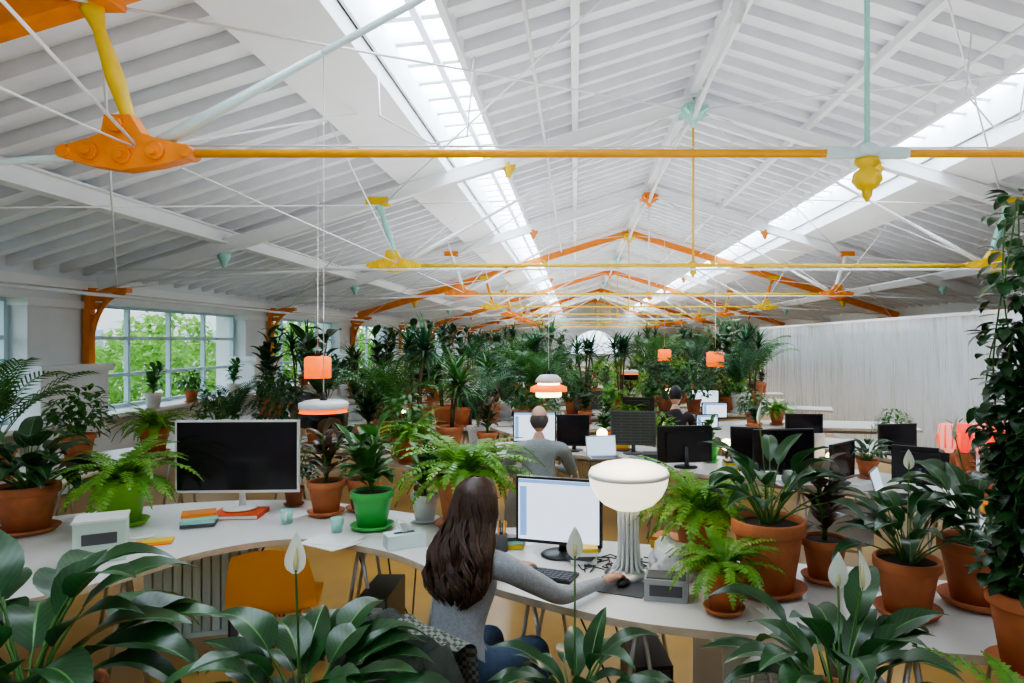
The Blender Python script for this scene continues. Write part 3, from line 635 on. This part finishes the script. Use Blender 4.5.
for x,y in ((-2.75,4.2),(-1.9,4.5),(.55,3.9),(1.0,3.65),(1.5,3.4),(2.7,4.4),(2.9,4.7),(2.4,5.8),(.2,7.5),(-.8,7.6),(.95,7.0),(2.6,5.2),(-1.5,4.3),(1.5,6.4),(1.2,6.9),(.5,7.5),(2.95,5.3),(2.0,5.95),(3.5,7.0),(2.9,8.3),(2.2,8.5),(2.4,9.8),(-.75,3.85),(-.4,4.0),(-2.45,4.45),(-1.45,4.05),(.05,3.75),(.75,6.8),(1.75,6.0),(2.75,5.0)): props(x,y)
def sheet(x,y,a):
    b=B(); b.box((0,0,.0015),(.21,.297,.003),PAP); b.obj('paper_sheet',(x,y,.7512),a)
sheet(-.62,3.75,.4); sheet(-2.0,4.75,1.1); sheet(.95,2.95,.3)
b=B(); b.box((0,0,.04),(.22,.12,.08),PALE); b.box((0,0,.081),(.12,.03,.003),DGREY)
for k in range(3): b.leaf((0,0,.075),k*2.1,1.3,.09,.08,.5,PAP,4,.4)
b.obj('tissue_box',(-1.0,4.0,.752),.5)
b=B(); b.lathe((0,0,0),[(0,0),(.035,0),(.035,.1),(.03,.1),(.03,.01),(0,.01)],DGREY,16)
for k in range(6): a=k; b.tube([(.01*cos(a),.01*sin(a),.012),(.028*cos(a),.028*sin(a),.17)],.004,(ORG,YEL,BLACK,TEA,ORG,BLACK)[k],6)
b.obj('pen_cup',(-.42,3.9,.752))
b=B(); LG=pm('box_lightgreen',(.50,.62,.52),.5); b.box((0,0,.11),(.24,.2,.22),LG); b.box((0,0,.225),(.25,.21,.012),ALU); b.box((0,-.102,.13),(.16,.004,.06),DGREY); b.obj('desktop_printer',(-2.62,3.78,.752),.5)
b=B(); b.box((0,0,.004),(.2,.12,.008),ORG); b.box((.02,.02,.011),(.16,.1,.006),YEL); b.obj('orange_notebook',(-2.5,4.05,.752),.4)
def laptop(x,y,yaw):
    b=B(); b.box((0,0,.01),(.32,.22,.016),STEEL); b.box((0,-.02,.019),(.27,.1,.002),BLACK)
    M=Matrix.Rotation(-.3,3,'X'); b.box((0,.14,.11),(.32,.01,.21),STEEL,M); b.box((0,.134,.11),(.3,.004,.19),SDOC,M); b.obj('laptop',(x,y,.752),yaw)
laptop(.3,7.0,.2); laptop(2.45,5.2,1.0)
b=B()
for k in range(10):
    x0=U(-.1,.4); pts=[(x0,3.78,.757)]; 
    for i in range(7): x0+=U(-.04,.09); pts.append((x0,3.78-.04*i+U(-.06,.06),.757))
    b.tube([tuple(v) for v in [Vector(p) for p in pts]],.0035,BLACK,5)
b.obj('desk_cables')
b=B()
for i in range(12): b.box((-.3+i*.055,0,.35),(.045,.08,.55),PALE)
b.box((0,0,.62),(.7,.1,.03),PALE); b.box((0,0,.08),(.7,.1,.03),PALE); b.box((-.3,0,.04),(.04,.08,.08),PALE); b.box((.3,0,.04),(.04,.08,.08),PALE); b.obj('radiator_panel',(-2.4,4.4,.0),.3)
def tower(x,y,yaw):
    b=B(); b.box((0,0,.22),(.18,.42,.42),BLACK); b.box((0,-.212,.24),(.15,.006,.34),DGREY); b.box((0,-.217,.36),(.12,.004,.03),GREY); b.lathe((0,-.217,.2),[(0,0),(.012,0),(.012,.004),(0,.004)],STEEL,10,Matrix.Rotation(pi/2,3,'X'))
    for sx in (-.07,.07):
        for sy in (-.17,.17): b.box((sx,sy,.005),(.03,.03,.01),BLACK)
    for k in range(3): b.tube([(-.03+.03*k,.21,.3),(-.05+.06*k,.32,.15),(-.1+.1*k,.35,.03),(-.3+.2*k,.5,.45),(-.2+.2*k,.5,.62)],.006,BLACK,5)
    b.obj('computer_tower',(x,y,0),yaw)
tower(-2.0,4.25,.2); tower(.35,3.4,.1); tower(1.3,3.1,-.1); tower(-1.2,4.25,.0)
b=B(); b.box((0,0,.3),(.4,.5,.56),ALU)
for i in range(3): b.box((0,-.255,.13+i*.18),(.38,.012,.165),PALE); b.box((0,-.265,.18+i*.18),(.12,.01,.012),STEEL)
for dx in(-.15,.15):
    for dy in(-.2,.2): b.tube([(dx,dy,0),(dx,dy,.03)],.02,BLACK,8)
b.obj('drawer_pedestal',(.85,3.4,0),.1)
def chair(x,y,yaw,mat,name='shell_chair'):
    b=B(); nu,nv=14,16; vs=[]
    for j in range(nv+1):
        t=j/nv
        for i in range(nu+1):
            u=-1+2*i/nu
            if t<.55: s=t/.55; yy=.22-.42*s; zz=.45+.02*(1-s)**2-.025*sin(pi*s)+.04*u*u*s; w=.22+.02*s
            else: s=(t-.55)/.45; yy=-.2-.1*s+.07*u*u; zz=.45+.02+.36*s; w=.24-.05*s*s; zz+=(-.05*u*u*s)
            vs.append((u*w,yy,zz))
    n=nu+1; f=[(j*n+i,j*n+i+1,(j+1)*n+i+1,(j+1)*n+i) for j in range(nv) for i in range(nu)]
    b.add(vs,f,mat,True); b.add([(a,c-.008,d-.012) for a,c,d in vs],[q[::-1] for q in f],mat,True)
    for sx in(-1,1):
        for sy in(-1,1): b.tube([(sx*.14,sy*.12-.02,.44),(sx*.22,sy*.21-.02,0)],.012,STEEL,8)
    b.bar((-.16,-.14,.4),(.16,-.14,.4),.015,.015,STEEL); b.bar((-.16,.1,.4),(.16,.1,.4),.015,.015,STEEL)
    return b.obj(name,(x,y,0),yaw)
CHO=pm('chair_orange',(.68,.27,.03),.45); CHG=pm('chair_grey',(.30,.31,.32),.6); CHD=pm('chair_dark',(.06,.06,.065),.6)
chair(-1.72,3.95,.2,CHO); chair(1.5,2.25,.1,CHG)
chair(-.33,5.62,0,CHG,'office_chair'); chair(1.25,8.2,.0,CHD); chair(-.48,2.84,-.6,CHD)
chair(2.0,5.2,-.3,CHG); chair(4.3,6.8,1.4,CHG); chair(-3,9.3,.2,CHG)
def jacket():
    b=B(); th=-.6; JK=pm('jacket_olive',(.022,.030,.022),.85,var=.3,vscale=20,bump=.4)
    PLD=pm('jacket_plaid',(.20,.22,.20),.9); N=PLD.node_tree.nodes; L=PLD.node_tree.links
    tc=N.new('ShaderNodeTexCoord'); ck=N.new('ShaderNodeTexChecker'); ck.inputs['Scale'].default_value=60; ck.inputs['Color1'].default_value=(.05,.06,.05,1); ck.inputs['Color2'].default_value=(.20,.21,.18,1)
    L.new(tc.outputs['Object'],ck.inputs['Vector']); L.new(ck.outputs['Color'],N['Principled BSDF'].inputs['Base Color'])
    nu,nv=22,26; vs=[]
    for j in range(nv+1):
        t=j/nv
        for i in range(nu+1):
            u=-1+2*i/nu; w=.25+.04*abs(t-.5)
            if t<.42: s=t/.42; y=-.355-.05*(1-s); z=.42+.45*s
            elif t<.58: s=(t-.42)/.16; y=-.355+.11*s; z=.87+.03*sin(pi*s)
            else: s=(t-.58)/.42; y=-.245+.01*s; z=.87-.25*s
            y+=.07*u*u; z-=.06*u*u; q=noise.noise(Vector((u*3,t*5,1)))*.035+sin(u*11+t*3)*.012
            vs.append((u*w,y-abs(q) if t<.5 else y+abs(q)*.5,z+q*.4))
    n=nu+1; fs=[(j*n+i,j*n+i+1,(j+1)*n+i+1,(j+1)*n+i) for j in range(nv) for i in range(nu)]
    pl=lambda k:(k//nu>=12 and k%nu>10)
    b.add(vs,[f for k,f in enumerate(fs) if not pl(k)],JK,True); b.add(vs,[f for k,f in enumerate(fs) if pl(k)],PLD,True)
    for sx in(-1,1): b.tube([(sx*.2,-.33,.84),(sx*.28,-.34,.72),(sx*.3,-.36,.58),(sx*.27,-.38,.4)],[.05,.06,.055,.045],JK,10)
    b.obj('draped_jacket',(-.48,2.84,0),th)
jacket()
# ------------------------------------------------------------------ people
SKIN=pm('skin',(.62,.36,.26),.5); SWG=pm('sweater_grey',(.33,.35,.38),.9,var=.12,vscale=60,bump=.3,bscale=200); JEAN=pm('jeans',(.05,.09,.17),.85,var=.2,vscale=40)
HBR=pm('hair_brown',(.05,.022,.012),.42,var=.55,vscale=30); HDK=pm('hair_dark',(.012,.01,.01),.45); HGY=pm('hair_grey',(.10,.085,.075),.7)
SHG=pm('shirt_greygreen',(.26,.29,.29),.9,var=.1,vscale=50); SHD=pm('shirt_dark',(.03,.025,.03),.9); EYE=pm('eye_white',(.8,.8,.8),.3); LIP=pm('lips',(.5,.18,.15),.5)
def skin_mesh(name,pts,edges,root,origin,parent,sub=2):
    names=list(pts); me=bpy.data.meshes.new(name+'_sk'); me.from_pydata([Vector(pts[k][0])-origin for k in names],[(names.index(a),names.index(c)) for a,c,_ in edges],[])
    o=bpy.data.objects.new(name,me); COL.objects.link(o); o.modifiers.new('s','SKIN')
    for i,k in enumerate(names):
        sv=me.skin_vertices[0].data[i]; r=pts[k][1]; sv.radius=(r,r) if not hasattr(r,'__len__') else r; sv.use_root=(k==root)
    ss=o.modifiers.new('u','SUBSURF'); ss.levels=sub; ss.render_levels=sub
    bpy.context.view_layer.update(); dg=bpy.context.evaluated_depsgraph_get(); nm=bpy.data.meshes.new_from_object(o.evaluated_get(dg))
    mats=[]
    for e in edges:
        if e[2] not in mats: mats.append(e[2])
    nm.materials.clear()
    for m in mats: nm.materials.append(m)
    segs=[(Vector(pts[a][0])-origin,Vector(pts[c][0])-origin,mats.index(m)) for a,c,m in edges]
    for p in nm.polygons:
        c=p.center;best=9;bi=0
        for a,d,mi in segs:
            ab=d-a; t=max(0,min(1,(c-a).dot(ab)/max(ab.length_squared,1e-9))); q=(c-a-ab*t).length
            if q<best: best=q;bi=mi
        p.material_index=bi; p.use_smooth=True
    o.modifiers.clear(); o.data=nm; o.name=name; o.parent=parent; return o
def head(b,c,yaw,pitch,hair,style):
    M=Matrix.Rotation(yaw,3,'Z')@Matrix.Rotation(pitch,3,'X'); c=Vector(c); nu,nv=28,20; vs=[]
    for i in range(nv+1):
        a=pi*i/nv-pi/2
        for j in range(nu):
            t=2*pi*j/nu; x=cos(a)*cos(t);y=cos(a)*sin(t);z=sin(a)
            px,py,pz=x*.073,y*.093,z*.115
            if z<0: px*=1-.28*(-z)**1.5*(1 if y>0 else .6); 
            if y>0 and z<-.3: py+=.012*(-z)
            if y>0: py*=1-.1*abs(x)**2
            g=math.exp(-((x/.16)**2+((z+.12)/.22)**2)) if y>0 else 0; py+=.024*g
            for ex in(-.42,.42):
                g=math.exp(-(((x-ex)/.2)**2+((z-.08)/.13)**2)) if y>0 else 0; py-=.010*g
            vs.append(c+M@Vector((px,py,pz)))
    b.add(vs,[(i*nu+j,i*nu+(j+1)%nu,(i+1)*nu+(j+1)%nu,(i+1)*nu+j) for i in range(nv) for j in range(nu)],SKIN,True)
    for sx in(-1,1):
        b.ell(c+M@Vector((sx*.03,.078,.008)),(.013,.010,.008),EYE,10,M); b.ell(c+M@Vector((sx*.03,.087,.008)),(.005,.003,.005),HDK,8,M)
        b.ell(c+M@Vector((sx*.03,.088,.028)),(.016,.004,.003),hair,8,M)
        b.ell(c+M@Vector((sx*.074,.0,-.005)),(.009,.018,.03),SKIN,10,M)
    b.ell(c+M@Vector((0,.092,-.055)),(.022,.007,.006),LIP,10,M)
    if style=='bald':
        b.ell(c+M@Vector((0,-.014,-.012)),(.0765,.086,.085),hair,24,M)
    elif style=='short':
        b.ell(c+M@Vector((0,-.014,.022)),(.081,.092,.105),hair,24,M)
    elif style=='bun':
        b.ell(c+M@Vector((0,-.014,.02)),(.083,.094,.106),hair,24,M); b.ell(c+M@Vector((0,-.1,.06)),(.04,.04,.04),hair,14,M)
    else:
        S=[(.128,-.02,.012,.012),(.118,-.02,.05,.06),(.085,-.024,.08,.09),(.03,-.028,.092,.098),(-.04,-.045,.105,.09),(-.1,-.085,.12,.075),(-.18,-.125,.14,.065),(-.26,-.145,.145,.06),(-.33,-.15,.12,.05),(-.38,-.15,.06,.03),(-.40,-.15,.01,.01)]
        M2=Matrix.Rotation(yaw,3,'Z')
        def at(z,ph):
            for k in range(len(S)-1):
                if S[k][0]>=z>=S[k+1][0]:
                    t=(S[k][0]-z)/(S[k][0]-S[k+1][0]); r=[S[k][i]*(1-t)+S[k+1][i]*t for i in range(4)]; break
            else: r=S[-1]
            return Vector((r[2]*cos(ph),r[1]+r[3]*sin(ph),z))
        n=36; vs=[];zs=[.128-.528*k/30 for k in range(31)]
        for z in zs:
            for j in range(n):
                ph=2*pi*j/n; v=at(z,ph); w=1+.05*sin(j*3+z*12)+.03*sin(j*7+z*40); vs.append(c+M2@Vector((v.x*w,v.y*w if z>-.02 else v.y+ (w-1)*.06,v.z)))
        b.add(vs,[(i*n+j,i*n+(j+1)%n,(i+1)*n+(j+1)%n,(i+1)*n+j) for i in range(30) for j in range(n)],hair,True)
        HL=pm('hair_light_strand',(.11,.048,.022),.42)
        for s_ in range(560):
            cl=s_%26; rs=random.Random(cl+40); cph=-pi-.4+(pi+.8)*(cl+.5)/26; ph0=rs.uniform(0,6); fr=rs.uniform(.75,1.05); ze=-rs.uniform(.30,.44)+U(-.03,.03); amp=rs.uniform(.16,.30)
            off=U(-.11,.11); o2=U(0,.014); pts=[]
            for k in range(21):
                t=k/20; z=.124+(ze-.124)*t; ph=cph+off*(1-.5*t)+amp*sin(ph0+k*fr)*t; v=at(max(z,-.39),ph); bl=.5+.5*sin(ph0+k*fr+1.3)
                g=1.03+.16*t*bl; dy=-.004-(.034*bl*t)-o2*t; pts.append(c+M2@Vector((v.x*g,v.y+dy,z)))
            b.tube(pts,[.0042]*18+[.0035,.002,.001],HL if s_%8==0 else hair,4,False)
def hand(name,wr,dirv,up,flip,origin,parent):
    d=Vector(dirv).normalized(); u=Vector(up).normalized(); s=d.cross(u).normalized()*flip; w=Vector(wr); 
    P={'w':(w,.021),'p':(w+d*.045,.024)}; E=[('w','p',SKIN)]
    for i,(o,L) in enumerate(((-.028,.068),(-.010,.078),(.010,.072),(.027,.056))):
        k=w+d*.085+s*o; P['k%d'%i]=(k,.0105); P['m%d'%i]=(k+d*L*.45+u*.008,.0085); P['t%d'%i]=(k+d*L*.8-u*.006,.0075); P['e%d'%i]=(k+d*L-u*.018,.0065)
        E+= [('p','k%d'%i,SKIN),('k%d'%i,'m%d'%i,SKIN),('m%d'%i,'t%d'%i,SKIN),('t%d'%i,'e%d'%i,SKIN)]
    P['a']=(w+d*.03-s*.03,.012); P['b']=(w+d*.06-s*.05-u*.006,.0095); P['c']=(w+d*.085-s*.052-u*.012,.0075)
    E+=[('p','a',SKIN),('a','b',SKIN),('b','c',SKIN)]
    skin_mesh(name,P,E,'w',origin,parent,1)
def person(name,ox,oy,yaw,top,pant,hair,style,lean=.06,rh=None,lh=None,re=None,le=None,headyaw=0,sc=1,pitch=-.15,wd=1):
    O=Vector((ox,oy,0)); R=Matrix.Rotation(yaw,3,'Z'); e=empty(name,O)
    W=lambda x,y,z:O+R@Vector((x*sc*wd,y*sc,z if z<.6 else .55+(z-.55)*sc))
    q=wd
    P={'pel':(W(0,0,.56),(.15*q,.13)),'wa':(W(0,.0,.70),(.125*q,.105)),'ch':(W(0,lean*.6,.87),(.14*q,.11*q)),'uc':(W(0,lean,.99),(.115*q,.09)),'nb':(W(0,lean+.01,1.07),.052),'nk':(W(0,lean+.03,1.14),.045),
       'sr':(W(.165,lean,1.00),.062*q),'sl':(W(-.165,lean,1.00),.062*q),
       'er':(re or W(.23,.2,.80),.045*q),'el':(le or W(-.23,.2,.80),.045*q),'wr':(rh or W(.12,.44,.79),.026),'wl':(lh or W(-.12,.44,.79),.026),
       'hr':(W(.10,.06,.53),.095),'hl':(W(-.10,.06,.53),.095),'kr':(W(.13,.45,.52),.065),'kl':(W(-.13,.45,.52),.065),'ar':(W(.13,.42,.10),.042),'al':(W(-.13,.42,.10),.042),'fr':(W(.14,.56,.045),.035),'fl':(W(-.14,.56,.045),.035)}
    E=[('pel','wa',top),('wa','ch',top),('ch','uc',top),('uc','nb',top),('nb','nk',SKIN),('uc','sr',top),('uc','sl',top),('sr','er',top),('sl','el',top),('er','wr',top),('el','wl',top),
       ('pel','hr',pant),('pel','hl',pant),('hr','kr',pant),('hl','kl',pant),('kr','ar',pant),('kl','al',pant),('ar','fr',BLACK),('al','fl',BLACK)]
    skin_mesh('body',P,E,'pel',O,e)
    for s,w_,el in (('right',P['wr'][0],P['er'][0]),('left',P['wl'][0],P['el'][0])):
        d=(w_-el).normalized(); d.z*=.2; hand('hand_'+s,w_+Vector((0,0,.002)),d,(0,0,1),1 if s=='right' else -1,O,e)
    b=B(); c=W(0,lean+.07,1.225)-O; head(b,c,yaw+headyaw,pitch,hair,style); b.obj('head',(0,0,0),0,e)
    return e
random.seed(2)
person('seated_woman_grey_sweater',-.50,2.90,-.5,SWG,JEAN,HBR,'long',.09,rh=Vector((.14,3.27,.80)),re=Vector((-.06,3.02,.82)),lh=Vector((-.33,3.45,.80)),le=Vector((-.62,3.2,.82)),headyaw=.05)
person('seated_man_grey_shirt',-.31,5.72,0,SHG,JEAN,HGY,'bald',.1,sc=1.08,wd=1.16)
person('seated_woman_dark_top',1.22,8.25,-.1,SHD,SHD,HDK,'short',.08,sc=1.08)
person('seated_man_dark_top',-1.25,12.6,0.2,SHD,JEAN,HDK,'bun',.08,sc=1.15)
# ------------------------------------------------------------------ outside
b=B(); b.box((-60,25,-3.1),(106,200,.2),pm('outside_grass',(.12,.16,.06),.9,var=.3,vscale=.5)); b.obj('outside_ground')
b=B(); BW=pm('facade',(.75,.74,.72),.8); b.box((-30,34,0),(8,60,7.5),BW)
for k in range(18):
    for z in (-.6,1.6): b.box((-25.97,6+k*3.1,z+.3),(.1,1.1,1.4),pm('facade_glass',(.3,.4,.5),.2))
b.obj('neighbour_building')
def tree(seed):
    random.seed(seed); b=B(); b.tube([(0,0,-3),(.1,0,-1),(0,.1,1)],[.2,.15,.08],WOODST,8)
    for i in range(1700):
        u=Vector((random.gauss(0,1),random.gauss(0,1),random.gauss(0,1))).normalized()*U(.5,1)**.4; q=Vector((u.x*2,u.y*2.2,1.3+u.z*2.2)); b.leaf(q,U(0,6.3),U(-.8,.8),.32,.2,.5,LO,2,.2,.75,1)
    return b.mesh('tree')
T=[tree(1),tree(2)]
for i in range(15): place('outside_tree',T[i%2],(-11.2-(i%3)*1.5,8+i*3.3,-.5-(i%2)*.7),i,1)
# ------------------------------------------------------------------ lights, world
w=bpy.data.worlds.new('World'); scene.world=w; w.use_nodes=True; bg=w.node_tree.nodes['Background']; bg.inputs[0].default_value=(.74,.88,1,1); bg.inputs[1].default_value=3.2
def area(name,loc,sx,sy,pw,col,rot):
    l=bpy.data.lights.new(name,'AREA'); l.shape='RECTANGLE'; l.size=sx; l.size_y=sy; l.energy=pw; l.color=col; o=bpy.data.objects.new(name,l); o.location=loc; o.rotation_euler=rot; COL.objects.link(o); return o
for k in range(8):
    area('added_ceiling_fill',(1.0,1.5+k*5.5 if k<7 else 46,2.12),8,3.5,(95,145,180,195,200,200,200,360)[k],(.96,.97,1),(pi,0,0))  # added fill lights aimed up to brighten the ceiling, no real fixtures
l=bpy.data.lights.new('table_lamp_light','POINT'); l.energy=6; l.color=(1,.80,.5); l.shadow_soft_size=.1; o=bpy.data.objects.new('table_lamp_light',l); o.location=(.275,3.3,1.55); COL.objects.link(o)
# ------------------------------------------------------------------ camera
cam=bpy.data.cameras.new('camera'); co=bpy.data.objects.new('camera',cam); COL.objects.link(co); co.location=(0,0,CAMZ); co.rotation_euler=(pi/2,0,0)
cam.lens=24; cam.sensor_width=36; cam.shift_x=-.0615; cam.shift_y=0; cam.clip_start=.05; cam.clip_end=400
scene.camera=co
